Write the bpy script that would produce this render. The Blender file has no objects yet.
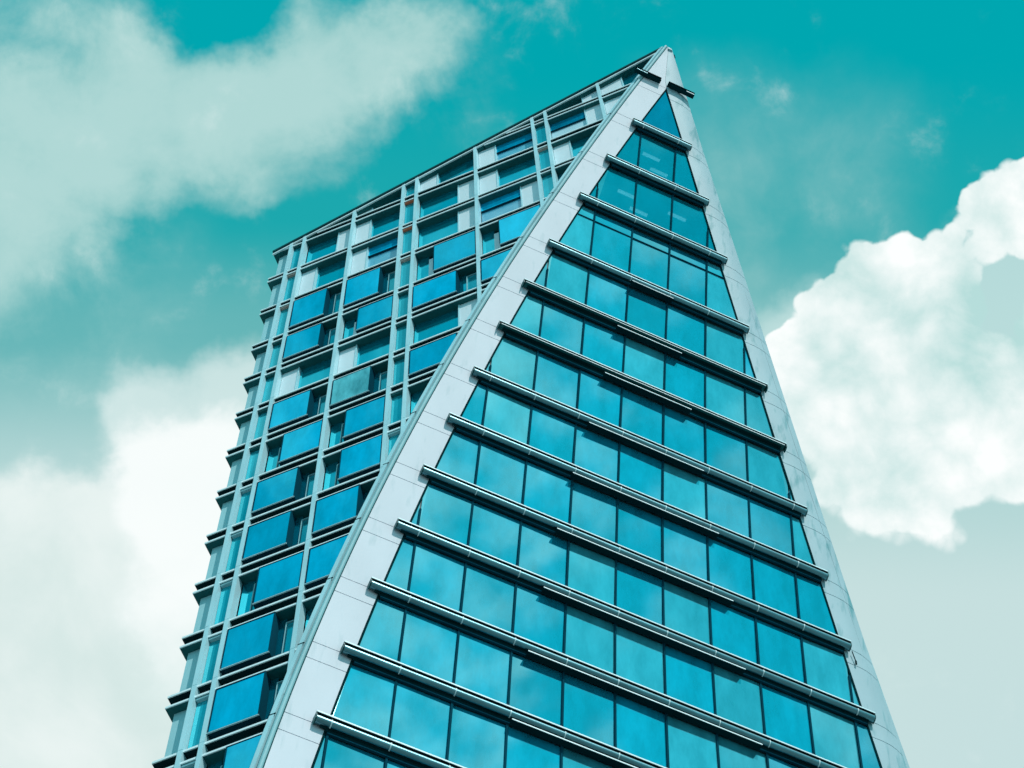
import bpy, bmesh, math, random
from mathutils import Vector
random.seed(7)
C = bpy.context.scene.collection
SC = bpy.context.scene

# ------------------------------------------------------------------ frame of the place
EYE = 1.6
V = Vector((-0.0209, -0.3707, 0.92853))          # world up seen in camera axes (right, down, forward)
F_PX = 2200.0
def cam_basis():
    xv, yv = 455.022611 - 512, -500.80176 - 384
    v = Vector((xv, yv, F_PX)).normalized()
    e1 = Vector((1, 0, 0)); e1 = (e1 - v * v.x).normalized()
    e2 = e1.cross(v)
    return e1, -e2, v
E1, E2, VU = cam_basis()
def cam_to_world(d): return Vector((d.dot(E1), d.dot(E2), d.dot(VU)))
def pix_dir(x, y): return cam_to_world(Vector((x - 512, y - 384, F_PX)).normalized())

Lx = Vector((-0.92678, 0.37560, 0)).normalized()  # along the gridded side wall, away from the nose
nL = Vector((0.37560, 0.92678, 0)).normalized()   # into the building through the side wall
Rx = Vector((0.90593, 0.42343, 0)).normalized()   # along the leaning front
nF = Vector((-0.42343, 0.90593, 0)).normalized()
DIST = 26.494
H_CUT = 50.0
OP = (7.927955816725347e-06, -0.0020078386128521927, -0.21920403765489627, 25.964771195617157)
def pv(c, x):
    r = 0.0
    for k in c: r = r * x + k
    return r
def off(h):
    if h < H_CUT:
        t = H_CUT - h
        return pv(OP, H_CUT - 75) + 0.1042 * t - 0.0022 * t * t if t < 23 else pv(OP, H_CUT - 75) + 0.1042 * 23 - 0.0022 * 529
    return pv(OP, h - 75)
def LP(s, h, D=0.0): return nL * (DIST + D) + Lx * s + Vector((0, 0, h + EYE))
def FP(r, h, p=0.0): return nF * (off(h) - p) + Rx * r + Vector((0, 0, h + EYE))
def el_r(h, D=0.0): return (DIST + D - off(h) * nF.dot(nL)) / Rx.dot(nL)
def el_s(h, D=0.0):
    o = off(h); return o * nF.dot(Lx) + el_r(h, D) * Rx.dot(Lx)
def il_r(h):
    if h < 48: return il_r(48) - (48 - h) * 0.125
    return min(pv((4.33e-06, 0.00185597, 0.19665931, 13.24990883), h - 75), 19.64)
def ir_r(h):
    if h < 58: return ir_r(58) + (58 - h) * 0.135
    return max(pv((-0.00149196, -0.19723072, 25.66692552), h - 75), 19.64)
def er_r(h):
    if h < 60: return er_r(60) + (60 - h) * 0.12
    return pv((2.35e-06, -0.00181498, -0.1960867, 26.98017552), h - 75)
H_TOP = 104.55
def roof(s): return H_TOP - 0.4165 * s

# ------------------------------------------------------------------ materials
def new_mat(name):
    m = bpy.data.materials.new(name); m.use_nodes = True
    nt = m.node_tree; nt.nodes.clear()
    out = nt.nodes.new('ShaderNodeOutputMaterial')
    return m, nt, out
def N(nt, typ, **kw):
    n = nt.nodes.new(typ)
    for k, v in kw.items(): setattr(n, k, v)
    return n
def rgba(c): return (c[0], c[1], c[2], 1)
def principled(name, col, rough=0.5, metal=0.0, var=0.12, scale=1.5, bump=0.0, bscale=20, spec=0.5, streak=0.0, dirt=None):
    m, nt, out = new_mat(name)
    b = N(nt, 'ShaderNodeBsdfPrincipled')
    b.inputs['Roughness'].default_value = rough; b.inputs['Metallic'].default_value = metal
    b.inputs['Specular IOR Level'].default_value = spec
    tc = N(nt, 'ShaderNodeTexCoord')
    mp = N(nt, 'ShaderNodeMapping'); mp.inputs['Scale'].default_value = (1, 1, 0.35)
    nt.links.new(tc.outputs['Object'], mp.inputs['Vector'])
    nz = N(nt, 'ShaderNodeTexNoise'); nz.inputs['Scale'].default_value = scale; nz.inputs['Detail'].default_value = 6
    nt.links.new(mp.outputs[0], nz.inputs['Vector'])
    oi = N(nt, 'ShaderNodeObjectInfo')
    mr = N(nt, 'ShaderNodeMapRange'); mr.inputs[1].default_value = 0.25; mr.inputs[2].default_value = 0.75
    mr.inputs[3].default_value = 1 - var; mr.inputs[4].default_value = 1 + var
    nt.links.new(nz.outputs['Fac'], mr.inputs[0])
    mul = N(nt, 'ShaderNodeMix', data_type='RGBA', blend_type='MULTIPLY'); mul.inputs[0].default_value = 1
    mul.inputs[6].default_value = rgba(col)
    cmb = N(nt, 'ShaderNodeCombineColor')
    for i in range(3): nt.links.new(mr.outputs[0], cmb.inputs[i])
    nt.links.new(cmb.outputs[0], mul.inputs[7])
    last = mul.outputs[2]
    if dirt:
        # rain streaks: noise stretched down the facade
        mp2 = N(nt, 'ShaderNodeMapping'); mp2.inputs['Scale'].default_value = (2.6, 2.6, 0.22)
        nt.links.new(tc.outputs['Object'], mp2.inputs['Vector'])
        n2 = N(nt, 'ShaderNodeTexNoise'); n2.inputs['Scale'].default_value = 1.3; n2.inputs['Detail'].default_value = 5
        nt.links.new(mp2.outputs[0], n2.inputs['Vector'])
        r2 = N(nt, 'ShaderNodeMapRange'); r2.inputs[1].default_value = dirt[1]; r2.inputs[2].default_value = dirt[2]
        r2.inputs[3].default_value = 0; r2.inputs[4].default_value = dirt[3]
        nt.links.new(n2.outputs['Fac'], r2.inputs[0])
        mx = N(nt, 'ShaderNodeMix', data_type='RGBA'); mx.inputs[7].default_value = rgba(dirt[0])
        nt.links.new(r2.outputs[0], mx.inputs[0]); nt.links.new(last, mx.inputs[6]); last = mx.outputs[2]
    nt.links.new(last, b.inputs['Base Color'])
    if bump:
        n3 = N(nt, 'ShaderNodeTexNoise'); n3.inputs['Scale'].default_value = bscale; n3.inputs['Detail'].default_value = 3
        nt.links.new(tc.outputs['Object'], n3.inputs['Vector'])
        bp = N(nt, 'ShaderNodeBump'); bp.inputs['Strength'].default_value = bump; bp.inputs['Distance'].default_value = 0.02
        nt.links.new(n3.outputs['Fac'], bp.inputs['Height']); nt.links.new(bp.outputs[0], b.inputs['Normal'])
    nt.links.new(b.outputs[0], out.inputs[0])
    return m
def glass(name, tint, body, refl=0.6, rough=0.03, wave=0.25, var=0.25, streaks=0.3, see=0.0):
    """Solar-control glazing: tinted mirror coat over a coloured body (blinds and dim rooms behind)."""
    m, nt, out = new_mat(name)
    tc = N(nt, 'ShaderNodeTexCoord'); oi = N(nt, 'ShaderNodeObjectInfo')
    # offset the pattern pane by pane
    sc = N(nt, 'ShaderNodeVectorMath', operation='SCALE'); sc.inputs[0].default_value = (37, 91, 53)
    nt.links.new(oi.outputs['Random'], sc.inputs['Scale'])
    ad = N(nt, 'ShaderNodeVectorMath', operation='ADD')
    nt.links.new(tc.outputs['Object'], ad.inputs[0]); nt.links.new(sc.outputs[0], ad.inputs[1])
    nz = N(nt, 'ShaderNodeTexNoise'); nz.inputs['Scale'].default_value = 0.75; nz.inputs['Detail'].default_value = 7; nz.inputs['Roughness'].default_value = 0.62
    mp = N(nt, 'ShaderNodeMapping'); mp.inputs['Scale'].default_value = (2.0, 2.0, 0.55)
    nt.links.new(ad.outputs[0], mp.inputs['Vector']); nt.links.new(mp.outputs[0], nz.inputs['Vector'])
    # room tone: random level per pane plus soft mottling
    mr = N(nt, 'ShaderNodeMapRange'); mr.inputs[1].default_value = 0.34; mr.inputs[2].default_value = 0.66
    mr.inputs[3].default_value = 1 - streaks; mr.inputs[4].default_value = 1 + streaks
    nt.links.new(nz.outputs['Fac'], mr.inputs[0])
    mr2 = N(nt, 'ShaderNodeMapRange'); mr2.inputs[3].default_value = 1 - var; mr2.inputs[4].default_value = 1 + var
    nt.links.new(oi.outputs['Random'], mr2.inputs[0])
    mm = N(nt, 'ShaderNodeMath', operation='MULTIPLY')
    nt.links.new(mr.outputs[0], mm.inputs[0]); nt.links.new(mr2.outputs[0], mm.inputs[1])
    vs = N(nt, 'ShaderNodeVectorMath', operation='SCALE'); vs.inputs[0].default_value = body
    nt.links.new(mm.outputs[0], vs.inputs['Scale'])
    df = N(nt, 'ShaderNodeBsdfDiffuse'); nt.links.new(vs.outputs[0], df.inputs[0])
    gl = N(nt, 'ShaderNodeBsdfGlossy'); gl.inputs['Color'].default_value = rgba(tint); gl.inputs['Roughness'].default_value = rough
    n3 = N(nt, 'ShaderNodeTexNoise'); n3.inputs['Scale'].default_value = 0.9; n3.inputs['Detail'].default_value = 2
    nt.links.new(ad.outputs[0], n3.inputs['Vector'])
    bp = N(nt, 'ShaderNodeBump'); bp.inputs['Strength'].default_value = wave; bp.inputs['Distance'].default_value = 0.02
    nt.links.new(n3.outputs['Fac'], bp.inputs['Height']); nt.links.new(bp.outputs[0], gl.inputs['Normal'])
    mx = N(nt, 'ShaderNodeMixShader'); mx.inputs[0].default_value = refl
    nt.links.new(df.outputs[0], mx.inputs[1]); nt.links.new(gl.outputs[0], mx.inputs[2])
    last = mx.outputs[0]
    if see:
        tr = N(nt, 'ShaderNodeBsdfTransparent'); tr.inputs[0].default_value = (0.6, 0.95, 1.0, 1)
        m2 = N(nt, 'ShaderNodeMixShader'); m2.inputs[0].default_value = see
        nt.links.new(last, m2.inputs[1]); nt.links.new(tr.outputs[0], m2.inputs[2]); last = m2.outputs[0]
    nt.links.new(last, out.inputs[0])
    return m
def slatted(name, col, gap, per_m, rough=0.5):
    """Venetian blind: fine horizontal slats."""
    m, nt, out = new_mat(name)
    tc = N(nt, 'ShaderNodeTexCoord'); sp = N(nt, 'ShaderNodeSeparateXYZ')
    nt.links.new(tc.outputs['Object'], sp.inputs[0])
    a = N(nt, 'ShaderNodeMath', operation='MULTIPLY'); a.inputs[1].default_value = per_m
    nt.links.new(sp.outputs[2], a.inputs[0])
    f = N(nt, 'ShaderNodeMath', operation='FRACT'); nt.links.new(a.outputs[0], f.inputs[0])
    nz = N(nt, 'ShaderNodeTexNoise'); nz.inputs['Scale'].default_value = 1.6
    nt.links.new(tc.outputs['Object'], nz.inputs['Vector'])
    g = N(nt, 'ShaderNodeMath', operation='LESS_THAN'); nt.links.new(f.outputs[0], g.inputs[0]); nt.links.new(nz.outputs[0], g.inputs[1])
    mx = N(nt, 'ShaderNodeMix', data_type='RGBA'); mx.inputs[6].default_value = rgba(gap); mx.inputs[7].default_value = rgba(col)
    nt.links.new(g.outputs[0], mx.inputs[0])
    b = N(nt, 'ShaderNodeBsdfPrincipled'); b.inputs['Roughness'].default_value = rough
    b.inputs['Coat Weight'].default_value = 0.5; b.inputs['Coat Roughness'].default_value = 0.03
    nt.links.new(mx.outputs[2], b.inputs['Base Color']); nt.links.new(b.outputs[0], out.inputs[0])
    return m

M = {}
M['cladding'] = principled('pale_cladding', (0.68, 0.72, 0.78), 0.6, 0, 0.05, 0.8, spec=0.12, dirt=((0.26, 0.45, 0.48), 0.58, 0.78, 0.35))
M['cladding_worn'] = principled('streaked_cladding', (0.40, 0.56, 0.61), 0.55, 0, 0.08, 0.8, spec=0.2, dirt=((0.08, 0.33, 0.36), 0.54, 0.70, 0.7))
M['backing'] = principled('joint_backing', (0.05, 0.13, 0.15), 0.7)  # dark backing seen through the cladding joints
M['nosing'] = principled('pale_nosing', (0.78, 0.92, 0.94), 0.4, 0, 0.08, 2)
M['fin'] = principled('pale_metal', (0.43, 0.72, 0.78), 0.45, 0.0, 0.12, 1.2)
M['rail'] = principled('rail_metal', (0.26, 0.52, 0.56), 0.6, 0.0, 0.12, 1.2, spec=0.25)
M['soffit'] = principled('dark_teal_metal', (0.006, 0.11, 0.115), 0.5, 0.0, 0.2, 1.0, spec=0.25)
M['dark'] = principled('very_dark_teal', (0.002, 0.030, 0.036), 0.6, 0.0, 0.2, 1.0, spec=0.0)
M['coping'] = principled('coping', (0.004, 0.075, 0.085), 0.6, 0.0, 0.2, 1.0, spec=0.05)
M['frame'] = principled('frame_dark', (0.004, 0.055, 0.085), 0.6, 0.0, 0.2, 1.0, spec=0.0)
M['panel'] = principled('wall_panel', (0.34, 0.62, 0.66), 0.45, 0, 0.10, 0.9)
M['panel_white'] = principled('wall_panel_pale', (0.68, 0.78, 0.82), 0.45, 0, 0.08, 0.9)
M['orange'] = principled('orange_lining', (0.72, 0.16, 0.07), 0.5)
M['peach'] = principled('peach_lining', (0.55, 0.42, 0.36), 0.5)
M['tube'] = principled('satin_tube', (0.05, 0.21, 0.25), 0.30, 1.0, 0.25, 1.5)
for n_ in M['tube'].node_tree.nodes:
    if n_.type == 'BSDF_PRINCIPLED': n_.inputs['Coat Weight'].default_value = 1.0; n_.inputs['Coat Roughness'].default_value = 0.28; n_.inputs['Coat IOR'].default_value = 1.8; n_.inputs['Coat Tint'].default_value = (0.9, 1, 1, 1)
M['lip'] = principled('lip_metal', (0.58, 0.80, 0.84), 0.45, 0, 0.12, 2)
M['ring'] = principled('ring_metal', (0.70, 0.86, 0.88), 0.5, 0.0)
M['front'] = glass('front_glass', (0.40, 0.90, 0.96), (0.003, 0.325, 0.49), 0.50, 0.03, 0.03, 0.25, 0.28)
M['front_dark'] = glass('front_glass_dark', (0.05, 0.62, 0.80), (0.0, 0.16, 0.26), 0.50, 0.03, 0.03, 0.1, 0.3)
M['front_pale'] = glass('front_glass_pale', (0.40, 0.90, 0.96), (0.055, 0.44, 0.55), 0.50, 0.04, 0.03, 0.20, 0.25)  # paler body colour stands in for blinds and cloud reflections
M['front_clear'] = glass('front_glass_clear', (0.12, 0.80, 0.92), (0.0, 0.38, 0.50), 0.55, 0.02, 0.03, 0.12, 0.12, see=0.38)
M['room'] = principled('room_lining', (0.02, 0.22, 0.26), 0.8)
m_, nt_, out_ = new_mat('strip_lamp'); e_ = N(nt_, 'ShaderNodeEmission'); e_.inputs[0].default_value = (0.75, 0.95, 1.0, 1); e_.inputs[1].default_value = 1.0; nt_.links.new(e_.outputs[0], out_.inputs[0]); M['lamp'] = m_
M['box'] = glass('blue_glass', (0.06, 0.80, 1.0), (0.0, 0.39, 0.66), 0.52, 0.02, 0.05, 0.22, 0.3)
M['recess'] = glass('recess_glass', (0.08, 0.85, 1.0), (0.0, 0.20, 0.28), 0.68, 0.02, 0.03, 0.15, 0.15)
M['narrow'] = glass('narrow_glass', (0.12, 0.75, 0.85), (0.02, 0.34, 0.42), 0.5, 0.05, 0.03, 0.2, 0.2)
M['pale_reflect'] = glass('painted_reflection_glass', (0.20, 0.72, 0.80), (0.14, 0.52, 0.57), 0.35, 0.08, 0.03, 0.1, 0.5)  # whitish reflection painted into the body colour
M['blind'] = slatted('slatted_blind', (0.16, 0.55, 0.70), (0.0, 0.25, 0.42), 7.0)
M['lit_blind'] = principled('drawn_blind', (0.45, 0.68, 0.76), 0.4, 0, 0.1, 1.2)
M['roof'] = principled('roof_membrane', (0.25, 0.30, 0.31), 0.8)
M['ground'] = principled('paving', (0.20, 0.25, 0.26), 0.8, 0, 0.2, 0.3)

# ------------------------------------------------------------------ mesh helpers
class MB:
    def __init__(self): self.bm = bmesh.new()
    def prism(self, a, b):
        """closed solid between two equal rings of points"""
        va = [self.bm.verts.new(p) for p in a]; vb = [self.bm.verts.new(p) for p in b]
        n = len(va)
        self.bm.faces.new(va); self.bm.faces.new(list(reversed(vb)))
        for i in range(n):
            j = (i + 1) % n
            self.bm.faces.new((va[j], va[i], vb[i], vb[j]))
        return self
    def loft(self, rings, closed=True, caps=True):
        vs = [[self.bm.verts.new(p) for p in r] for r in rings]
        n = len(vs[0])
        for a, b in zip(vs, vs[1:]):
            for i in range(n if closed else n - 1):
                j = (i + 1) % n
                self.bm.faces.new((a[i], a[j], b[j], b[i]))
        if caps and closed:
            self.bm.faces.new(list(reversed(vs[0]))); self.bm.faces.new(vs[-1])
        return self
    def face(self, pts):
        self.bm.faces.new([self.bm.verts.new(p) for p in pts]); return self
    def build(self, name, mat, parent=None, smooth=False, bevel=0.0):
        bmesh.ops.recalc_face_normals(self.bm, faces=self.bm.faces)
        me = bpy.data.meshes.new(name); self.bm.to_mesh(me); self.bm.free()
        me.materials.append(mat)
        if smooth:
            for p in me.polygons: p.use_smooth = True
            me.set_sharp_from_angle(angle=math.radians(40))
        o = bpy.data.objects.new(name, me); C.objects.link(o)
        if parent is not None: o.parent = parent
        if bevel:
            md = o.modifiers.new('edge', 'BEVEL'); md.width = bevel; md.segments = 2; md.limit_method = 'ANGLE'
        return o

def clip_half(poly, f):
    """keep the part of a 2-D polygon where f(point) >= 0 (f linear)"""
    out = []
    for i in range(len(poly)):
        a, b = poly[i - 1], poly[i]
        fa, fb = f(a), f(b)
        if (fa >= 0) != (fb >= 0):
            t = fa / (fa - fb); out.append((a[0] + (b[0] - a[0]) * t, a[1] + (b[1] - a[1]) * t))
        if fb >= 0: out.append(b)
    return out
def clip_left(poly, D=0.0, margin=0.30, roof_gap=0.42):
    hs = [p[1] for p in poly]; h0, h1 = min(hs), max(hs)
    h1 = max(h1, h0 + 1e-3)
    g0, g1 = el_s(h0, D) + margin, el_s(h1, D) + margin
    poly = clip_half(poly, lambda p: p[0] - (g0 + (g1 - g0) * (p[1] - h0) / (h1 - h0)))
    if len(poly) >= 3 and roof_gap is not None:
        poly = clip_half(poly, lambda p: roof(p[0]) - roof_gap - p[1])
    if len(poly) < 3: return None
    ar = abs(sum(poly[i - 1][0] * poly[i][1] - poly[i][0] * poly[i - 1][1] for i in range(len(poly)))) / 2
    return poly if ar > 0.004 else None
def lprism(mb, poly, D0, D1):
    mb.prism([LP(s, h, D0) for s, h in poly], [LP(s, h, D1) for s, h in poly]); return mb
def rect(s0, s1, h0, h1): return [(s0, h0), (s1, h0), (s1, h1), (s0, h1)]

def empty(name, loc=(0, 0, 0)):
    o = bpy.data.objects.new(name, None); C.objects.link(o); o.location = loc; return o

tower = empty('office_tower')
tower['label'] = 'tall teal glass tower with a leaning triangular front and a gridded side wall'
tower['category'] = 'building'

# ------------------------------------------------------------------ gridded side wall
U = [100.62, 96.67, 92.55, 88.42, 84.2, 80.62, 77.05, 73.55, 70.0, 66.47, 62.92, 59.37, 55.8, 52.25, 48.7, 45.15]
LL = [100.15, 96.07, 92.10, 87.92, 83.68, 80.08, 76.52, 72.98, 69.43, 65.9, 62.33, 58.78, 55.2, 51.63, 48.1, 44.55]
S_END = 20.02
FINS = [19.15, 18.5, 16.06, 13.62, 12.95, 10.02, 7.10, 6.43, 3.69]
WALL_D = 0.34
BAR = 0.10
for i, (u, lo) in enumerate(zip(U, LL)):
    s_out = S_END if i > 1 else min(S_END, (H_TOP - (u + 0.42)) / 0.4165)
    s_lo = S_END if i > 0 else min(S_END, (H_TOP - (lo + 0.42)) / 0.4165)
    mb = MB(); n = 0
    pu = clip_left(rect(0, s_out, u - BAR, u), 0, 0.30, None); pl = clip_left(rect(0, s_lo, lo - BAR, lo), 0, 0.30, None)
    if not pl: continue
    # dark slab bodies behind the two pale nosings
    lprism(mb, pl, 0.035, 0.62)
    sp = clip_left(rect(0, s_lo - 0.12, lo, u - BAR), 0.2, 0.25, None if i > 1 else 0.42)
    if i > 0:
        # slab returns round the corner of the building
        lprism(mb, rect(S_END - 0.25, S_END, lo - BAR, lo), 0.62, 3.0)
    led = mb.build('floor_ledge', M['soffit'], tower)
    if pu:
        mb = lprism(MB(), [(s, h) for s, h in pu], 0.035, 0.62)
        if i > 1: lprism(mb, rect(S_END - 0.25, S_END, u - BAR, u), 0.62, 3.0)
        mb.build('upper_bar', M['dark'], led)
    if sp: lprism(MB(), sp, 0.22, 0.61).build('spandrel', M['dark'], led)
    if pu: lprism(MB(), pu, 0.0, 0.033).build('nosing', M['nosing'], led)
    lprism(MB(), pl, 0.0, 0.033).build('nosing', M['nosing'], led)

# vertical fins, in storey lengths with open joints
for s in FINS:
    mb = MB()
    cuts = sorted([44.0] + [u - 0.02 for u in U] + [roof(s) - 0.05])
    w = 0.075
    for a, b in zip(cuts, cuts[1:]):
        if b > roof(s): break
        pol = clip_left(rect(s - w, s + w, a + 0.012, b - 0.012), 0, 0.22, 0.02)
        if pol: lprism(mb, pol, -0.045, 0.30)
    mb.build('vertical_fin', M['fin'], tower)

# what each bay holds, storey by storey (from the storey under the top ledge down)
# BL/BR box window on the left/right of its bay, GL/GR recessed glass with a panel on the left/right
BAYS = [(18.5, 16.06), (16.06, 13.62), (12.95, 10.02), (10.02, 7.10), (6.43, 3.69), (3.69, 0.0)]
PLAN = [
    ['GL', 'GL', 'GL', 'GL', 'GR', 'GL'],          # under the roof
    ['GL', 'GL', 'GL', 'GLb', 'GRw', 'GL'],        # 100.62 -> 96.67
    ['GR', 'GL', 'GR', 'GL', 'GL', 'GL'],          # 96.07 -> 92.55
    ['GL', 'GLb', 'GR', 'GRb', 'BR', 'BR'],
    ['BL', 'BL', 'BR', 'BR', 'BL', 'BL'],
    ['BL', 'BR', 'BL', 'BL', 'BR', 'BL'],
    ['GL', 'GL', 'GR', 'BR', 'BL', 'BL'],
    ['BL', 'BLm', 'BL', 'BL', 'BL', 'BL'],
    ['BR', 'BR', 'BR', 'BL', 'BL', 'BL'],
    ['BL', 'BR', 'BL', 'BL', 'BL', 'BL'],
    ['BL', 'BL', 'BL', 'BL', 'BL', 'BL'],
    ['BR', 'BL', 'BL', 'BL', 'BL', 'BL'],
    ['BL', 'BR', 'BL', 'BL', 'BL', 'BL'],
    ['BL', 'BL', 'BL', 'BL', 'BL', 'BL'],
    ['BR', 'BL', 'BL', 'BL', 'BL', 'BL'],
    ['BL', 'BR', 'BL', 'BL', 'BL', 'BL'],
]
def frame_lines(mb, poly, D0, D1, w):
    """thin frame along every edge of a polygon"""
    cx = sum(p[0] for p in poly) / len(poly); cy = sum(p[1] for p in poly) / len(poly)
    inner = []
    n = len(poly)
    for i in range(n):
        a, b, c = poly[i - 1], poly[i], poly[(i + 1) % n]
        def nrm(p, q):
            dx, dy = q[0] - p[0], q[1] - p[1]; L = math.hypot(dx, dy) or 1e-6
            nx, ny = -dy / L, dx / L
            mx, my = (p[0] + q[0]) / 2, (p[1] + q[1]) / 2
            if nx * (cx - mx) + ny * (cy - my) < 0: nx, ny = -nx, -ny
            return nx, ny
        n1, n2 = nrm(a, b), nrm(b, c)
        k = 1 + n1[0] * n2[0] + n1[1] * n2[1]
        if k < 0.15: k = 0.15
        inner.append((b[0] + w * (n1[0] + n2[0]) / k, b[1] + w * (n1[1] + n2[1]) / k))
    for i in range(n):
        j = (i + 1) % n
        q = [poly[i], poly[j], inner[j], inner[i]]
        mb.prism([LP(s, h, D0) for s, h in q], [LP(s, h, D1) for s, h in q])
    return inner
def recessed(s1, s0, h0, h1, mat, D=WALL_D, framed=True):
    pol = clip_left(rect(s0, s1, h0, h1), D - 0.08, 0.10)
    if not pol: return
    g = lprism(MB(), pol, D, D + 0.04).build('recessed_window', M[mat], tower)
    if framed:
        mb = MB(); frame_lines(mb, pol, D - 0.05, D - 0.002, 0.035); mb.build('window_frame', M['rail'], g)
    return g
def panel(s1, s0, h0, h1, mat, D=WALL_D - 0.11):
    pol = clip_left(rect(s0, s1, h0, h1), D, 0.10)
    if pol: lprism(MB(), pol, D, D + 0.08).build('wall_panel', M[mat], tower)
def box_window(s1, s0, h0, h1, mat):
    pol = clip_left(rect(s0, s1, h0, h1), 0.0, 0.34)
    if not pol: return
    fr = lprism(MB(), pol, 0.012, WALL_D + 0.02).build('bay_window', M['frame'], tower, bevel=0.0)
    mb = MB(); inner = frame_lines(mb, pol, -0.02, 0.010, 0.035); mb.build('window_frame', M['frame'], fr)
    tx, ty = random.uniform(-.006, .006), random.uniform(-.006, .006)
    cx = sum(p[0] for p in inner) / len(inner); cy = sum(p[1] for p in inner) / len(inner)
    MB().prism([LP(a, b, -0.004 + tx * (a - cx) + ty * (b - cy)) for a, b in inner], [LP(a, b, 0.0115) for a, b in inner]).build('glass_pane', M[mat], fr)
    hb = min(p[1] for p in pol)
    ss = [p[0] for p in pol if p[1] < hb + 1e-3]
    if len(ss) >= 2 and max(ss) - min(ss) > 0.2:
        lprism(MB(), rect(min(ss), max(ss), hb - 0.03, hb), -0.03, 0.012).build('sill', M['fin'], fr)
for k, row in enumerate(PLAN):
    h1 = (LL[k - 1] - BAR) if k > 0 else H_TOP
    h0 = U[k]
    if k == 0: h1 = 104.4
    for b, kind in enumerate(row):
        s1, s0 = BAYS[b]
        s1 -= 0.087; s0 += 0.087
        w = s1 - s0
        if kind[0] == 'B':
            gap = 0.31 * w
            mat = 'pale_reflect' if kind.endswith('m') else 'box'
            hb = h0 + 0.42
            if kind[1] == 'L':
                box_window(s1, s0 + gap, hb, h1 - 0.004, mat); ga, gb = s0 + gap + 0.05, s0
            else:
                box_window(s1 - gap, s0, hb, h1 - 0.004, mat); ga, gb = s1, s1 - gap - 0.05
            # the slot beside the box: a slim light and a panel
            mid = gb + (ga - gb) * (0.42 if kind[1] == 'R' else 0.62)
            recessed(ga, mid + 0.002, h0, h1, 'recess', framed=False)
            if kind[1] == 'R' and k in (4, 5, 6): panel(mid, gb, h0, h1 - 0.55, 'panel_white', D=WALL_D - 0.03)
            else: recessed(mid, gb, h0, h1 - 0.35, 'narrow')
        else:
            pw = 0.30 * w
            pm = 'panel_white' if k <= 6 else 'panel'
            gm = {'b': 'blind', 'w': 'lit_blind'}.get(kind[2:], 'recess')
            if kind[1] == 'L': pa, pb, ga, gb = s1, s1 - pw, s1 - pw - 0.06, s0
            else: pa, pb, ga, gb = s0 + pw, s0, s1, s0 + pw + 0.06
            panel(pa, pb, h0, h1, pm)
            post = clip_left(rect(min(pa, pb) - 0.058 if kind[1] == 'L' else s0 + pw + 0.002, min(pa, pb) - 0.002 if kind[1] == 'L' else s0 + pw + 0.058, h0, h1), 0.18, 0.10)
            g = recessed(ga, gb, h0, h1, 'recess' if gm == 'recess' else gm, framed=False)
            if post: lprism(MB(), post, WALL_D - 0.14, WALL_D + 0.03).build('window_frame', M['fin'], g if g else tower)
            if g and gm != 'recess':
                # head rail of the blind and the upper light above it
                up = clip_left(rect(gb, ga, h1 - 1.15, h1), 0.25, 0.10)
                if up: lprism(MB(), up, WALL_D - 0.05, WALL_D - 0.004).build('upper_light', M['box'], g)
                hr = clip_left(rect(gb, ga, h1 - 1.22, h1 - 1.152), 0.22, 0.10)
                if hr: lprism(MB(), hr, WALL_D - 0.09, WALL_D - 0.004).build('head_rail', M['frame'], g)
    # corner bay and the slim bays between paired fins
    panel(19.85, 19.15 + 0.087, h0, h1, 'panel', D=0.27)
    for q, (a, b) in enumerate(((19.15, 18.5), (13.62, 12.95), (7.10, 6.43))):
        pol = clip_left(rect(b + 0.087, a - 0.087, h0, h1 - 0.10), 0.12, 0.10)
        if not pol: continue
        g = lprism(MB(), pol, 0.16, 0.20).build('recessed_window', M['narrow'], tower)
        lin = clip_left(rect(b + 0.087, a - 0.087, h1 - 0.102, h1 - 0.004), 0.03, 0.10)
        if lin:
            hot = q == 1 and k in (2, 3)
            soft = (q == 1 and k == 4) or (q == 0 and k in (3, 4)) or (q == 2 and k == 2) or (k > 8)
            lprism(MB(), lin, 0.05, 0.20).build('head_lining', M['orange'] if hot else M['peach'] if soft and k <= 4 else M['panel'] if soft else M['soffit'], g)

# roof edge of the side wall
def slope_bar(s0, s1, d0, d1, p0, p1, mat, name, parent):
    q = [(s0, roof(s0) - d0), (s1, roof(s1) - d0), (s1, roof(s1) - d1), (s0, roof(s0) - d1)]
    return lprism(MB(), q, p0, p1).build(name, mat, parent)
re_ = slope_bar(0.25, 20.06, 0.0, 0.16, -0.10, 0.6, M['coping'], 'roof_edge', tower)
slope_bar(0.42, 20.06, 0.30, 0.42, -0.05, 0.02, M['nosing'], 'nosing', re_)
slope_bar(0.42, 20.03, 0.163, 0.42, 0.023, 0.62, M['soffit'], 'soffit', re_)

# ------------------------------------------------------------------ rails down the cut edge
HS = [41 + i * 1.5 for i in range(43)]
HS = [h for h in HS if h < 104.3] + [104.45]
def edge_sweep(ds0, ds1, p0, p1, name, mat, parent, gap_at=None):
    mb = MB(); rings = []
    for h in HS:
        k = 1.0
        a, b = el_s(h) + ds0, el_s(h) + ds1
        rings.append([LP(a, h, -p0), LP(b, h, -p0), LP(b, h, -p1), LP(a, h, -p1)])
    mb.loft(rings); return mb.build(name, mat, parent)
def round_sweep(ds, p, rad, name, mat, parent):
    rings = []
    for h in HS:
        c = el_s(h) + ds
        rings.append([LP(c + rad * math.cos(t), h, -p + rad * 1.0 * math.sin(t)) for t in [j * math.pi / 5 for j in range(10)]])
    return MB().loft(rings).build(name, mat, parent, smooth=True)
rail = edge_sweep(-0.02, 0.34, -0.35, -0.03, 'edge_rail', M['soffit'], tower)
edge_sweep(0.22, 0.36, -0.02, 0.10, 'rail_flange', M['fin'], rail)
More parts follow.
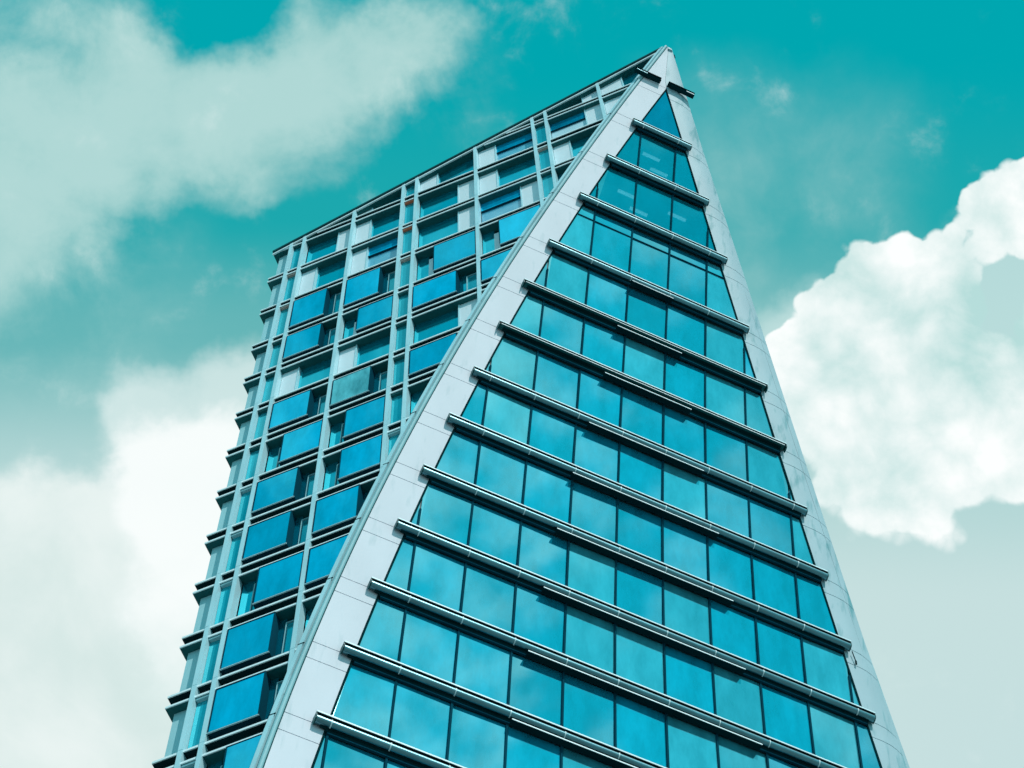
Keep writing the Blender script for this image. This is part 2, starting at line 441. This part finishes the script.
round_sweep(0.085, 0.03, 0.075, 'rail_tube', M['rail'], rail)
for u in U[1:]:
    h = u - 0.05
    a = el_s(h)
    q = [(a + 0.17, h), (a + 0.38, h), (a + 0.38, h + 0.05), (a + 0.17, h + 0.05)]
    lprism(MB(), q, -0.105, -0.085).build('rail_joint', M['dark'], rail)

# ------------------------------------------------------------------ leaning triangular front
LIPA = [97.0, 93.15, 89.25, 84.8, 81.2, 77.7, 74.1, 70.65, 67.08, 63.6, 60.05, 56.5, 52.95, 49.4, 45.85, 42.3]
def true_height(a, p):
    lo, hi = 1.0, 1.3
    for _ in range(50):
        t = (lo + hi) / 2
        if (off(a / t) - p) * t > off(a): hi = t
        else: lo = t
    return a / t, t
LIP_P = 0.28
LIP, LIP_T = zip(*[true_height(a, LIP_P) for a in LIPA])
MULL = [13.3 + 1.7575 * i for i in range(-4, 11)]
GLASS_TOP = 100.77
# cladding: two bands that meet in a crease above the glass
CR = 19.52
def band(side):
    mb = MB()
    joints = [41.0]
    for u in reversed(U):
        joints += [u - 0.72, u + 0.08]
    joints = sorted(j for j in joints if j >= 41.0) + [H_TOP - 0.1]
    if side == 'L':
        pass
    js = []
    for a, b in zip(joints, joints[1:]):
        if b - a < 0.05: continue
        js.append((a + 0.017, b - 0.017))
    for a, b in js:
        n = 6
        for i in range(n):
            h0, h1 = a + (b - a) * i / n, a + (b - a) * (i + 1) / n
            rows = []
            for h in (h0, h1):
                if side == 'L':
                    x0, x1 = el_r(h) + 0.02, (il_r(h) if h < GLASS_TOP else CR - 0.006)
                    x1 = max(x1, x0 + 0.005)
                    rows.append([FP(x0, h, 0.0), FP(x1, h, 0.0), FP(x1, h, -0.06), FP(x0, h, -0.06)])
                else:
                    x0, x1 = (ir_r(h) if h < GLASS_TOP else CR + 0.006), er_r(h)
                    x1 = max(x1, x0 + 0.005)
                    # the outer part rolls back towards the far wall
                    ring = []
                    dep = min(0.22, 0.03 * (104.8 - h))
                    for t in (0, 0.35, 0.6, 0.8, 0.93, 1.0):
                        d = dep * max(0.0, (t - 0.35) / 0.65) ** 2
                        ring.append(FP(x0 + (x1 - x0) * t + d * 0.15, h, -d))
                    back = [p + nF * 0.06 for p in reversed(ring)]
                    rows.append(ring + back)
            mb.loft(rows)
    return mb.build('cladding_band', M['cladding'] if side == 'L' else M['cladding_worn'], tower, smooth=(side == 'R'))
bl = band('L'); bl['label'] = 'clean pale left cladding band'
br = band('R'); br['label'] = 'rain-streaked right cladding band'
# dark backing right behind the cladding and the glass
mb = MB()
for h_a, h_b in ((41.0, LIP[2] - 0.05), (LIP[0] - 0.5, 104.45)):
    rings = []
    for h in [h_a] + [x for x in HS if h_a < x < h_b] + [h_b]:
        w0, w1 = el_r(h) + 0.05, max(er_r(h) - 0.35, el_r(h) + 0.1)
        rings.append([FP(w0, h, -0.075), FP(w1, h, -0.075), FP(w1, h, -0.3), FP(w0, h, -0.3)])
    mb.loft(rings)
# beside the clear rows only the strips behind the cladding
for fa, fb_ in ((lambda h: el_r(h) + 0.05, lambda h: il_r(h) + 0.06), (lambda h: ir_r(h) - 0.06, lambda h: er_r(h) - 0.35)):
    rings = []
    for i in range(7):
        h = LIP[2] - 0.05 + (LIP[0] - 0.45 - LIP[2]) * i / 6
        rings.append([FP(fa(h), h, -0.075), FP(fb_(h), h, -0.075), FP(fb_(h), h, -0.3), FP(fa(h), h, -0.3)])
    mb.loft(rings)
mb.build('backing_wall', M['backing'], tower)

def clip_front(poly, ml=0.07, mr=0.07):
    hs = [p[1] for p in poly]; h0, h1 = min(hs), max(hs)
    def lin(f, m):
        a, b = f(h0) + m, f(h1) + m
        return lambda h: a + (b - a) * (h - h0) / (h1 - h0)
    gl, gr = lin(il_r, ml), lin(ir_r, -mr)
    poly = clip_half(poly, lambda p: p[0] - gl(p[1]))
    if len(poly) >= 3: poly = clip_half(poly, lambda p: gr(p[1]) - p[0])
    if len(poly) < 3: return None
    ar = abs(sum(poly[i - 1][0] * poly[i][1] - poly[i][0] * poly[i - 1][1] for i in range(len(poly)))) / 2
    return poly if ar > 0.01 else None
def fprism(mb, poly, p0, p1):
    mb.prism([FP(r, h, p0) for r, h in poly], [FP(r, h, p1) for r, h in poly]); return mb
tops = [GLASS_TOP] + [l - 0.52 for l in LIP]
bots = [l - 0.02 for l in LIP]
pane_n = 0
CLEAR = (1, 2)
hh = [bots[0] + (GLASS_TOP - bots[0]) * i / 8 for i in range(9)]
tri = [(il_r(x) + 0.07 * (1 - i / 8), x) for i, x in enumerate(hh)] + [(ir_r(x) - 0.07 * (1 - i / 8), x) for i, x in reversed(list(enumerate(hh[:-1])))]
mb = MB(); mb.prism([FP(r, x, -0.02) for r, x in tri], [FP(r, x, -0.05) for r, x in tri]); mb.build('window_pane', M['front_dark'], tower)
for k in range(1, len(LIP)):
    if LIP[k] < 43: break
    ht, hb = tops[k], bots[k]
    cuts = [13.3 - 1.7575 * 5] + MULL + [40]
    for a, b in zip(cuts, cuts[1:]):
        pol = clip_front([(a + 0.03, hb), (b - 0.03, hb), (b - 0.03, ht), (a + 0.03, ht)])
        if not pol: continue
        # every pane sits a hair out of true, as real glazing does
        tx, ty = random.uniform(-.013, .013), random.uniform(-.010, .010)
        cx = sum(p[0] for p in pol) / len(pol); cy = sum(p[1] for p in pol) / len(pol)
        f = [FP(r, h, -0.02 + tx * (r - cx) + ty * (h - cy) * 0.7) for r, h in pol]
        bk = [FP(r, h, -0.05) for r, h in pol]
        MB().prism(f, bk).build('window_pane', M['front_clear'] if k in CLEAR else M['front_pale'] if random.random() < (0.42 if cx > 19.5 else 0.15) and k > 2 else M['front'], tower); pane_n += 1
# rooms behind the two clear rows: ceiling, back wall and strip lamps
for k in CLEAR:
    hc = tops[k] + 0.02
    q = [FP(il_r(hc) + 0.2, hc, -0.08), FP(ir_r(hc) - 0.2, hc, -0.08), FP(ir_r(hc) - 0.2, hc, -5.0), FP(il_r(hc) + 0.2, hc, -5.0)]
    up = Vector((0, 0, 0.25))
    cl = MB().prism(q, [p + up for p in q]).build('ceiling', M['room'], tower)
    x0, x1 = il_r(hc) + 0.7, ir_r(hc) - 0.7
    n = 2 if k == 1 else 4
    for i in range(n):
        a = x0 + (x1 - x0) * (i + 0.2) / n; b = a + 0.85; dp = 0.7 + 0.5 * ((i * 7) % 3)
        q = [FP(a, hc - 0.05, -dp), FP(b, hc - 0.05, -dp), FP(b, hc - 0.05, -dp - 0.14), FP(a, hc - 0.05, -dp - 0.14)]
        MB().prism(q, [p + Vector((0, 0, 0.04)) for p in q]).build('ceiling_lamp', M['lamp'], cl)
print('front panes', pane_n)
# mullions: one long curved bar each
for r in MULL:
    hs = [h for h in [42.5 + 0.5 * i for i in range(120)] if il_r(h) + 0.12 < r < ir_r(h) - 0.12 and h < 100.0]
    if len(hs) < 4: continue
    if LIP[0] - 0.2 < hs[-1]: hs = [h for h in hs if h < LIP[0] - 0.2]
    rings = [[FP(r - 0.035, h, 0.035), FP(r + 0.035, h, 0.035), FP(r + 0.035, h, -0.06), FP(r - 0.035, h, -0.06)] for h in hs]
    MB().loft(rings).build('mullion', M['frame'], tower)
# frames along the slanting glass edges
for fn, sg in ((il_r, 1), (ir_r, -1)):
    hs = [h for h in HS if h < 100.2] + [100.6]
    rings = [[FP(fn(h) + sg * 0.003, h, 0.012), FP(fn(h) + sg * 0.075, h, 0.012), FP(fn(h) + sg * 0.075, h, -0.06), FP(fn(h) + sg * 0.003, h, -0.06)] for h in hs]
    MB().loft(rings).build('glazing_edge', M['dark'], tower)

def extrude_r(prof, h, r0, r1, mb=None):
    """profile points (p, dh) swept along the front between r0 and r1"""
    mb = mb or MB()
    base = off(h)
    def P(r, p, dh): return nF * (base - p) + Rx * r + Vector((0, 0, h + dh + EYE))
    mb.loft([[P(r0, p, d) for p, d in prof], [P(r1, p, d) for p, d in prof]])
    return mb
def box_prof(p0, p1, d0, d1): return [(p0, d0), (p1, d0), (p1, d1), (p0, d1)]
def arc_prof(cp, cd, rad, a0=0, a1=360, n=20):
    return [(cp + rad * math.cos(math.radians(a0 + (a1 - a0) * i / n)), cd + rad * math.sin(math.radians(a0 + (a1 - a0) * i / n))) for i in range(n)]
FIN_R = {3: (18.6, 20.45), 4: (18.1, 20.9), 5: (17.7, 21.35), 6: (17.2, 21.85), 7: (16.7, 22.4), 8: (16.25, 22.85), 9: (15.9, 23.15), 10: (15.5, 23.55), 11: (15.1, 23.9), 12: (14.7, 24.3), 13: (14.3, 24.7), 14: (13.9, 25.1)}
TUBE_R = 0.135
for k, h in enumerate(LIP):
    if h < 43: break
    r0, r1 = (il_r(LIPA[k]) - 0.38) / LIP_T[k], (ir_r(LIPA[k]) + 0.50) / LIP_T[k]
    q0, q1 = il_r(h - 0.2) + 0.003, ir_r(h - 0.2) - 0.003
    flat = k in (4, 5)
    # dark spandrel and soffit the shade is fixed to
    mb = extrude_r(box_prof(-0.03, 0.03, -0.45, -0.03), h, q0, q1)
    extrude_r(box_prof(0.0, 0.08, -0.365, -0.345) if not flat else box_prof(0.0, 0.15, -0.25, -0.215), h, r0 + 0.2, r1 - 0.2, mb)
    sh = mb.build('sunshade', M['dark'], tower)
    extrude_r(box_prof(0.0, 0.262, -0.03, 0.0), h, r0, r1).build('lip_plate', M['dark'], sh)
    extrude_r(box_prof(0.264, 0.28, -0.068, 0.004), h, r0, r1).build('nosing', M['lip'], sh)
    if flat:
        extrude_r(box_prof(0.0, 0.20, -0.17, -0.032), h, r0 + 0.05, r1 - 0.05).build('shade_face', M['soffit'], sh)
        extrude_r(box_prof(0.0, 0.232, -0.20, -0.172), h, r0 + 0.08, r1 - 0.08).build('lower_lip', M['soffit'], sh)
        extrude_r(box_prof(0.234, 0.248, -0.21, -0.162), h, r0 + 0.08, r1 - 0.08).build('nosing', M['nosing'], sh)
    else:
        extrude_r(arc_prof(0.115, -0.21, TUBE_R), h, r0 + 0.03, r1 - 0.03).build('tube', M['tube'], sh, smooth=True)
        for r in MULL:
            if r0 + 0.25 < r < r1 - 0.25:
                extrude_r(arc_prof(0.115, -0.21, TUBE_R + 0.010), h, r - 0.018, r + 0.018).build('joint_ring', M['ring'], sh, smooth=True)
    # cheek plates closing the ends
    for ra, rb in ((r0 - 0.012, r0 + 0.018), (r1 - 0.018, r1 + 0.012)):
        extrude_r([(0.0, -0.345), (0.12, -0.345), (0.22, -0.28), (0.25, -0.19), (0.255, -0.032), (0.0, -0.032)], h, ra, rb).build('end_plate', M['soffit'], sh)
    # window head below
    extrude_r(box_prof(-0.05, 0.02, -0.525, -0.455), h, q0 + 0.05, q1 - 0.05).build('window_head', M['frame'], sh)
    if k in FIN_R:
        a, b = FIN_R[k]
        fb = extrude_r(box_prof(-0.02, 0.185, -0.56, -0.525), h, a, b).build('lower_fin', M['dark'], sh)
        extrude_r(box_prof(0.187, 0.203, -0.575, -0.52), h, a, b).build('nosing', M['nosing'], fb)
# transom in the taller storey
h = tops[3] - 0.72
extrude_r(box_prof(-0.05, 0.02, -0.03, 0.03), h, il_r(h) + 0.08, ir_r(h) - 0.08).build('transom', M['frame'], tower)
# cut-off shade ends either side of the crease
ha, th = true_height(101.45, 0.27)
for r0, r1, cap in ((18.0 / th, 19.33 / th, 0), (19.72 / th, 21.08 / th, 1)):
    mb = extrude_r(box_prof(0.0, 0.27, -0.035, 0.0), ha, r0, r1)
    extrude_r(box_prof(0.0, 0.20, -0.19, -0.16), ha, r0 + (0.12 if cap else 0), r1, mb)
    a, b = (r0, r1 - 0.55) if not cap else (r0 + 0.6, r1)
    extrude_r(box_prof(0.0, 0.17, -0.158, -0.037), ha, a, b, mb)
    st = mb.build('shade_stub', M['dark'], tower)
    a, b = (r0 + 0.05, r0 + 0.6) if not cap else (r1 - 0.42, r1 - 0.03)
    extrude_r(arc_prof(0.15, -0.115, 0.075), ha, a, b).build('tube', M['ring'] if cap else M['tube'], st, smooth=True)
# a loose bracket hanging under the right end of one shade
h = LIP[8] - 0.3; r = ir_r(h) + 0.28
mb = MB()
def rod(mb, a, b, rad):
    d = (b - a).normalized(); u = d.orthogonal().normalized(); w = d.cross(u)
    mb.loft([[c + (u * math.cos(t) + w * math.sin(t)) * rad for t in [j * math.pi / 3 for j in range(6)]] for c in (a, b)])
rod(mb, FP(r, h, 0.1), FP(r + 0.12, h - 0.45, 0.08), 0.018)
rod(mb, FP(r + 0.12, h - 0.43, 0.08), FP(r + 0.12, h - 0.6, 0.08), 0.035)
mb.build('loose_bracket', M['dark'], tower)

# ------------------------------------------------------------------ hidden walls, roof and lower storeys
BACK = 22.0
core = MB()
pol = []
hs = [h for h in HS]
ring = [(el_s(h, 0.42) + 0.12, h) for h in hs]
for i in range(len(ring) - 1):
    (s0, h0), (s1, h1) = ring[i], ring[i + 1]
    a, b = min(roof(19.85), h0) if False else h0, h1
    q = [(s0, h0), (19.84, h0), (19.84, h1), (s1, h1)]
    q = clip_half(q, lambda p: roof(p[0]) - 0.45 - p[1])
    if len(q) >= 3: lprism(core, q, 0.42, 0.6)
core.build('core_wall', M['dark'], tower)
mb = MB()
rings = []
for h in HS:
    p = FP(er_r(h) + min(0.22, 0.03 * (104.8 - h)) * 0.15 - 0.01, h, -min(0.22, 0.03 * (104.8 - h)) - 0.01)
    q = Vector((p.x, p.y, H_TOP - 0.4 + EYE))
    rings.append([p, q, q + Rx * -0.2, p + Rx * -0.2])
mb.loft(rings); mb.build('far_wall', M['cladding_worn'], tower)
pe = FP(er_r(41.0), 41.0, -0.45); sE = pe.dot(Lx); dE = pe.dot(nL) - DIST
mb = MB()
lprism(mb, rect(sE - 0.05, 19.84, 0 - EYE, roof(19.84) - 0.5), BACK, BACK + 0.3)
mb.build('rear_wall', M['cladding_worn'], tower)
mb = MB()
pts = [LP(19.84, -EYE, 0.28), LP(19.84, -EYE, BACK), LP(19.84, roof(19.84) - 0.45, BACK), LP(19.84, roof(19.84) - 0.45, 0.28)]
mb.prism(pts, [p - Lx * 0.12 for p in pts]); mb.build('end_wall', M['panel'], tower)
mb = MB()
pts = [LP(sE, -EYE, dE), LP(sE, -EYE, BACK), LP(sE, H_TOP - 0.5, BACK), LP(sE, H_TOP - 0.5, dE)]
mb.prism(pts, [p + Lx * 0.2 for p in pts]); mb.build('far_wall', M['cladding_worn'], tower)
pn = FP(er_r(104.0), 104.0)
pts = [LP(0.4, roof(0.4) - 0.2, 0.35), LP(19.84, roof(19.84) - 0.2, 0.35), LP(19.84, roof(19.84) - 0.2, BACK), LP(sE + 0.1, roof(0.4) - 0.2, BACK), LP(0.5, roof(0.4) - 0.2, 1.2)]
MB().prism(pts, [p - Vector((0, 0, 0.2)) for p in pts]).build('roof', M['roof'], tower)
# plinth storeys below everything the camera sees
mb = MB()
a = [LP(19.84, 0, 0.2), LP(el_s(41.0) + 0.1, 0, 0.2), FP(er_r(41.0) - 0.2, 41.0, -0.2), LP(sE, 0, BACK), LP(19.84, 0, BACK)]
mb.prism([Vector((p.x, p.y, -0.0)) for p in a], [Vector((p.x, p.y, 41.4 + EYE)) for p in a]); mb.build('plinth', M['recess'], tower)

# ------------------------------------------------------------------ ground
bm = bmesh.new()
bmesh.ops.create_circle(bm, cap_ends=True, segments=64, radius=3000)
me = bpy.data.meshes.new('ground'); bm.to_mesh(me); bm.free(); me.materials.append(M['ground'])
g = bpy.data.objects.new('ground', me); C.objects.link(g); g['kind'] = 'structure'; g.location = (0, 0, -0.004)

# ------------------------------------------------------------------ sun and sky
SUN_EL, SUN_AZ = math.radians(45.5), (0.51, -0.86)
sd = Vector((SUN_AZ[0] * math.cos(SUN_EL), SUN_AZ[1] * math.cos(SUN_EL), math.sin(SUN_EL))).normalized()
sl = bpy.data.lights.new('sun', 'SUN'); sl.energy = 3.0; sl.angle = math.radians(0.5); sl.color = (1.0, 0.97, 0.93)
so = bpy.data.objects.new('sun', sl); C.objects.link(so)
so.rotation_euler = sd.to_track_quat('Z', 'Y').to_euler(); so.location = sd * 300

world = bpy.data.worlds.new('World'); SC.world = world; world.use_nodes = True
nt = world.node_tree; nt.nodes.clear()
wo = N(nt, 'ShaderNodeOutputWorld')
def lk(a, b): nt.links.new(a, b)
def math_(op, a, b=None, clamp=False):
    n = N(nt, 'ShaderNodeMath', operation=op); n.use_clamp = clamp
    for i, x in enumerate((a, b)):
        if x is None: continue
        if isinstance(x, (int, float)): n.inputs[i].default_value = x
        else: lk(x, n.inputs[i])
    return n.outputs[0]
def maprange(x, a, b, c=0.0, d=1.0, smooth=True):
    n = N(nt, 'ShaderNodeMapRange'); n.interpolation_type = 'SMOOTHSTEP' if smooth else 'LINEAR'
    n.inputs[1].default_value = a; n.inputs[2].default_value = b; n.inputs[3].default_value = c; n.inputs[4].default_value = d
    lk(x, n.inputs[0]); return n.outputs[0]
def mixc(f, a, b):
    n = N(nt, 'ShaderNodeMix', data_type='RGBA')
    for idx, x in ((0, f), (6, a), (7, b)):
        if isinstance(x, tuple): n.inputs[idx].default_value = rgba(x)
        elif isinstance(x, (int, float)): n.inputs[idx].default_value = x
        else: lk(x, n.inputs[idx])
    return n.outputs[2]
def noise(vec, scale, detail=6, rough=0.55, dist=0.0, off_=(0, 0, 0)):
    if off_ != (0, 0, 0):
        a = N(nt, 'ShaderNodeVectorMath', operation='ADD'); lk(vec, a.inputs[0]); a.inputs[1].default_value = off_; vec = a.outputs[0]
    n = N(nt, 'ShaderNodeTexNoise'); n.inputs['Scale'].default_value = scale; n.inputs['Detail'].default_value = detail
    n.inputs['Roughness'].default_value = rough; n.inputs['Distortion'].default_value = dist
    lk(vec, n.inputs['Vector']); return n
tc = N(nt, 'ShaderNodeTexCoord'); D = tc.outputs['Generated']
# wind-torn domain for the cloud edges
wn = noise(D, 16, 5, 0.6)
wv = N(nt, 'ShaderNodeVectorMath', operation='SUBTRACT'); lk(wn.outputs['Color'], wv.inputs[0]); wv.inputs[1].default_value = (0.5, 0.5, 0.5)
def warped(amount):
    a = N(nt, 'ShaderNodeVectorMath', operation='SCALE'); lk(wv.outputs[0], a.inputs[0]); a.inputs['Scale'].default_value = amount
    b = N(nt, 'ShaderNodeVectorMath', operation='ADD'); lk(D, b.inputs[0]); lk(a.outputs[0], b.inputs[1]); return b.outputs[0]
def puffs(vec, blobs, k=0.5):
    """union of round puffs (x, y, radius in the photo's scale of the sky) -> 1 at the heart, 0 at the rim"""
    acc = None
    for x, y, r in blobs:
        n = N(nt, 'ShaderNodeVectorMath', operation='DISTANCE'); lk(vec, n.inputs[0]); n.inputs[1].default_value = pix_dir(x, y)
        u = maprange(n.outputs['Value'], 0.0, r / F_PX, 0.0, 1.0, smooth=False)
        acc = u if acc is None else math_('MULTIPLY', acc, u)
    return math_('SUBTRACT', 1.0, acc)
# clear-sky gradient: deep teal overhead, pale towards the lower sky ahead
axis = cam_to_world(Vector((0, 1, 0.0)))
dt = N(nt, 'ShaderNodeVectorMath', operation='DOT_PRODUCT'); lk(D, dt.inputs[0]); dt.inputs[1].default_value = axis
ramp = N(nt, 'ShaderNodeValToRGB')
cr = ramp.color_ramp; cr.interpolation = 'EASE'
t_ = maprange(dt.outputs['Value'], -0.95, 0.25, 0, 1, smooth=False); lk(t_, ramp.inputs[0])
def ypos(y): return (((y - 384) / math.hypot(y - 384, F_PX)) + 0.95) / 1.2
els = [(-0.25, (0.08, 0.51, 0.70)), (-2400, (0.01, 0.41, 0.58)), (-700, (0.0, 0.37, 0.43)), (60, (0.0, 0.365, 0.415)), (220, (0.012, 0.375, 0.405)), (330, (0.13, 0.45, 0.46)), (480, (0.45, 0.66, 0.655)), (600, (0.565, 0.725, 0.72)), (768, (0.565, 0.725, 0.725))]
cr.elements[0].position = 0; cr.elements[0].color = rgba(els[0][1])
cr.elements[1].position = ypos(768); cr.elements[1].color = rgba(els[-1][1])
for y, c in els[1:-1]:
    e = cr.elements.new(ypos(y)); e.color = rgba(c)
sky_base = ramp.outputs[0]
W1 = warped(0.045); W2 = warped(0.010)
fb = noise(D, 9, 7, 0.55, 0.4)
fb2 = noise(D, 30, 6, 0.6, 0.2)
f1 = math_('SUBTRACT', fb.outputs['Fac'], 0.5); f2 = math_('SUBTRACT', fb2.outputs['Fac'], 0.5)
def spot(x, y, r0, r1, vec=None):
    n = N(nt, 'ShaderNodeVectorMath', operation='DISTANCE'); lk(vec or W1, n.inputs[0]); n.inputs[1].default_value = pix_dir(x, y)
    return maprange(n.outputs['Value'], r0 / F_PX, r1 / F_PX, 1, 0)
# 1 high soft cloud upper left
A = puffs(W1, [(20, 110, 170), (120, 95, 130), (215, 110, 110), (290, 95, 110), (355, 55, 95), (405, 45, 75), (0, 240, 130), (80, 170, 100)])
a_d = math_('ADD', A, math_('ADD', math_('MULTIPLY', f1, 1.5), math_('MULTIPLY', f2, 0.75)))
a_d = math_('SUBTRACT', a_d, math_('MULTIPLY', spot(225, 5, 10, 95), 0.75))
aM = math_('MULTIPLY', maprange(a_d, 0.06, 0.72, 0, 0.97), maprange(A, 0.0, 0.15, 0, 1))
aC = mixc(maprange(math_('ADD', a_d, math_('MULTIPLY', f2, 0.5)), 0.35, 1.0), (0.30, 0.58, 0.57), (0.445, 0.68, 0.66))
ghost = math_('MULTIPLY', maprange(math_('ADD', f1, math_('MULTIPLY', f2, 0.6)), -0.12, 0.22, 0, 1), math_('ADD', math_('MULTIPLY', spot(450, 90, 5, 75), 0.30), math_('MULTIPLY', spot(40, 300, 20, 200), 0.55)))
# 2 faint feathered veil right of the tower top
b_d = math_('ADD', math_('ADD', math_('MULTIPLY', spot(735, 190, 0, 170), 0.75), math_('MULTIPLY', spot(800, 250, 0, 170), 0.7)), math_('MULTIPLY', spot(850, 150, 0, 120), 0.45))
bM = math_('MULTIPLY', math_('MINIMUM', b_d, 1.0), maprange(math_('ADD', math_('MULTIPLY', f1, 1.2), math_('MULTIPLY', f2, 0.5)), -0.28, 0.45, 0.12, 0.85))
# 3 pale bank lower left with a brighter puff and a thin hood
bank = math_('ADD', puffs(W1, [(20, 690, 250), (150, 640, 180), (30, 610, 140), (110, 600, 110)]), math_('MULTIPLY', f2, 0.60))
bankM = maprange(bank, 0.06, 0.55, 0, 0.92)
hood = math_('ADD', puffs(W1, [(150, 405, 62), (215, 410, 75), (250, 380, 60), (140, 440, 60)]), math_('MULTIPLY', f2, 0.6))
hoodM = maprange(hood, 0.05, 0.8, 0, 0.70)
pf = math_('ADD', puffs(W1, [(158, 470, 66), (205, 455, 70), (245, 500, 110), (190, 530, 80), (225, 600, 100), (205, 660, 90)]), math_('MULTIPLY', f2, 0.75))
pfM = maprange(pf, 0.04, 0.62, 0, 0.95)
bankC = mixc(maprange(fb.outputs['Fac'], 0.36, 0.64), (0.68, 0.80, 0.775), (0.84, 0.905, 0.885))
puffC = mixc(maprange(math_('ADD', f1, math_('MULTIPLY', pf, 0.25)), -0.14, 0.28), (0.70, 0.83, 0.81), (0.95, 0.98, 0.97))
# 4 towering cumulus on the right, a heap of round billows with a soft base
Dd = puffs(W2, [(900, 345, 104), (874, 286, 66), (838, 318, 62), (910, 288, 84), (948, 292, 66), (862, 385, 92), (930, 410, 108), (985, 440, 80), (1045, 410, 95), (1004, 214, 62), (1038, 214, 68), (815, 395, 76), (790, 372, 56), (1060, 330, 62), (862, 488, 78), (930, 505, 66), (1000, 470, 48), (835, 330, 40)])
def billow(scale, off_):
    vb = N(nt, 'ShaderNodeTexVoronoi', feature='F1'); vb.inputs['Scale'].default_value = scale
    a = N(nt, 'ShaderNodeVectorMath', operation='ADD'); lk(W2, a.inputs[0]); a.inputs[1].default_value = off_
    lk(a.outputs[0], vb.inputs['Vector']); return math_('SUBTRACT', 0.5, vb.outputs['Distance'])
v1 = billow(50, (0.11, 0.52, 0.27)); v2 = billow(105, (0, 0, 0))
d_d = math_('ADD', Dd, math_('ADD', math_('MULTIPLY', v1, 0.44), math_('ADD', math_('MULTIPLY', v2, 0.26), math_('MULTIPLY', f2, 0.28))))
d_d = math_('SUBTRACT', d_d, math_('MULTIPLY', spot(985, 268, 0, 48, W2), 0.22))
soft = maprange(dt.outputs['Value'], (420 - 384) / F_PX, (560 - 384) / F_PX, 0.10, 0.26)
em = N(nt, 'ShaderNodeMapRange'); em.interpolation_type = 'SMOOTHSTEP'; em.inputs[1].default_value = 0.30
lk(d_d, em.inputs[0]); lk(math_('ADD', soft, 0.31), em.inputs[2])
dM = math_('MULTIPLY', em.outputs[0], maprange(Dd, 0.01, 0.10, 0, 1))
halo = math_('MULTIPLY', maprange(math_('ADD', puffs(W1, [(800, 350, 80), (900, 380, 150), (1020, 300, 110), (990, 330, 90)]), math_('MULTIPLY', f2, 0.5)), 0.0, 0.75, 0, 0.75), 1.0)
grey = math_('ADD', math_('MULTIPLY', spot(985, 330, 10, 110, W2), 0.48), math_('MULTIPLY', spot(900, 350, 10, 120, W2), 0.14))
sh1 = math_('ADD', math_('MULTIPLY', v2, 0.22), math_('ADD', math_('MULTIPLY', v1, 0.30), math_('ADD', math_('MULTIPLY', f1, 1.6), math_('MULTIPLY', f2, 1.7))))
bright = math_('SUBTRACT', math_('ADD', sh1, 0.78), grey, clamp=True)
white = mixc(bright, (0.47, 0.71, 0.69), (0.985, 1.0, 0.99))
col = mixc(ghost, sky_base, (0.36, 0.62, 0.605))
col = mixc(aM, col, aC)
col = mixc(bM, col, (0.36, 0.60, 0.595))
col = mixc(bankM, col, bankC)
col = mixc(hoodM, col, (0.76, 0.87, 0.855))
col = mixc(pfM, col, puffC)
col = mixc(halo, col, (0.60, 0.78, 0.765))
col = mixc(dM, col, white)
# thin veils over the sky behind the viewer (they show in the glass)
veil = maprange(noise(D, 8.0, 6, 0.58, 0.8, (3.1, 0.4, 1.7)).outputs['Fac'], 0.45, 0.61, 0, 0.62)
far = math_('MULTIPLY', veil, maprange(dt.outputs['Value'], -0.45, -0.30, 1, 0))
col = mixc(far, col, (0.86, 0.97, 0.98))
bg = N(nt, 'ShaderNodeBackground'); lk(col, bg.inputs[0]); bg.inputs[1].default_value = 1.0
# physical daylight, tinted the way the photograph is
sky = N(nt, 'ShaderNodeTexSky'); sky.sky_type = 'NISHITA'; sky.sun_disc = False
sky.sun_elevation = SUN_EL; sky.sun_rotation = math.atan2(sd.x, sd.y)
tint = N(nt, 'ShaderNodeMix', data_type='RGBA', blend_type='MULTIPLY'); tint.inputs[0].default_value = 1
lk(sky.outputs[0], tint.inputs[6]); tint.inputs[7].default_value = (0.0, 0.25, 0.15, 1)
bg2 = N(nt, 'ShaderNodeBackground'); lk(tint.outputs[2], bg2.inputs[0]); bg2.inputs[1].default_value = 0.05
ads = N(nt, 'ShaderNodeAddShader'); lk(bg.outputs[0], ads.inputs[0]); lk(bg2.outputs[0], ads.inputs[1])
lk(ads.outputs[0], wo.inputs[0])

# ------------------------------------------------------------------ camera
cam = bpy.data.cameras.new('camera'); co = bpy.data.objects.new('camera', cam); C.objects.link(co); SC.camera = co
cam.sensor_width = 36; cam.sensor_fit = 'HORIZONTAL'; cam.lens = F_PX / 1024 * 36
cam.clip_start = 0.1; cam.clip_end = 8000
from mathutils import Matrix
xr = cam_to_world(Vector((1, 0, 0))); yu = cam_to_world(Vector((0, -1, 0))); zb = cam_to_world(Vector((0, 0, -1)))
mt = Matrix((xr, yu, zb)).transposed().to_4x4(); mt.translation = Vector((0, 0, EYE))
co.matrix_world = mt

SC.view_settings.view_transform = 'Standard'; SC.view_settings.look = 'None'
SC.view_settings.exposure = 0.0; SC.view_settings.gamma = 1.0
SC.render.engine = 'CYCLES'
SC.cycles.use_denoising = True
SC.cycles.use_adaptive_sampling = True; SC.cycles.adaptive_threshold = 0.015
world.cycles.sampling_method = 'MANUAL'; world.cycles.sample_map_resolution = 512
SC.cycles.caustics_reflective = False; SC.cycles.caustics_refractive = False
SC.cycles.max_bounces = 6; SC.cycles.glossy_bounces = 4; SC.cycles.diffuse_bounces = 3
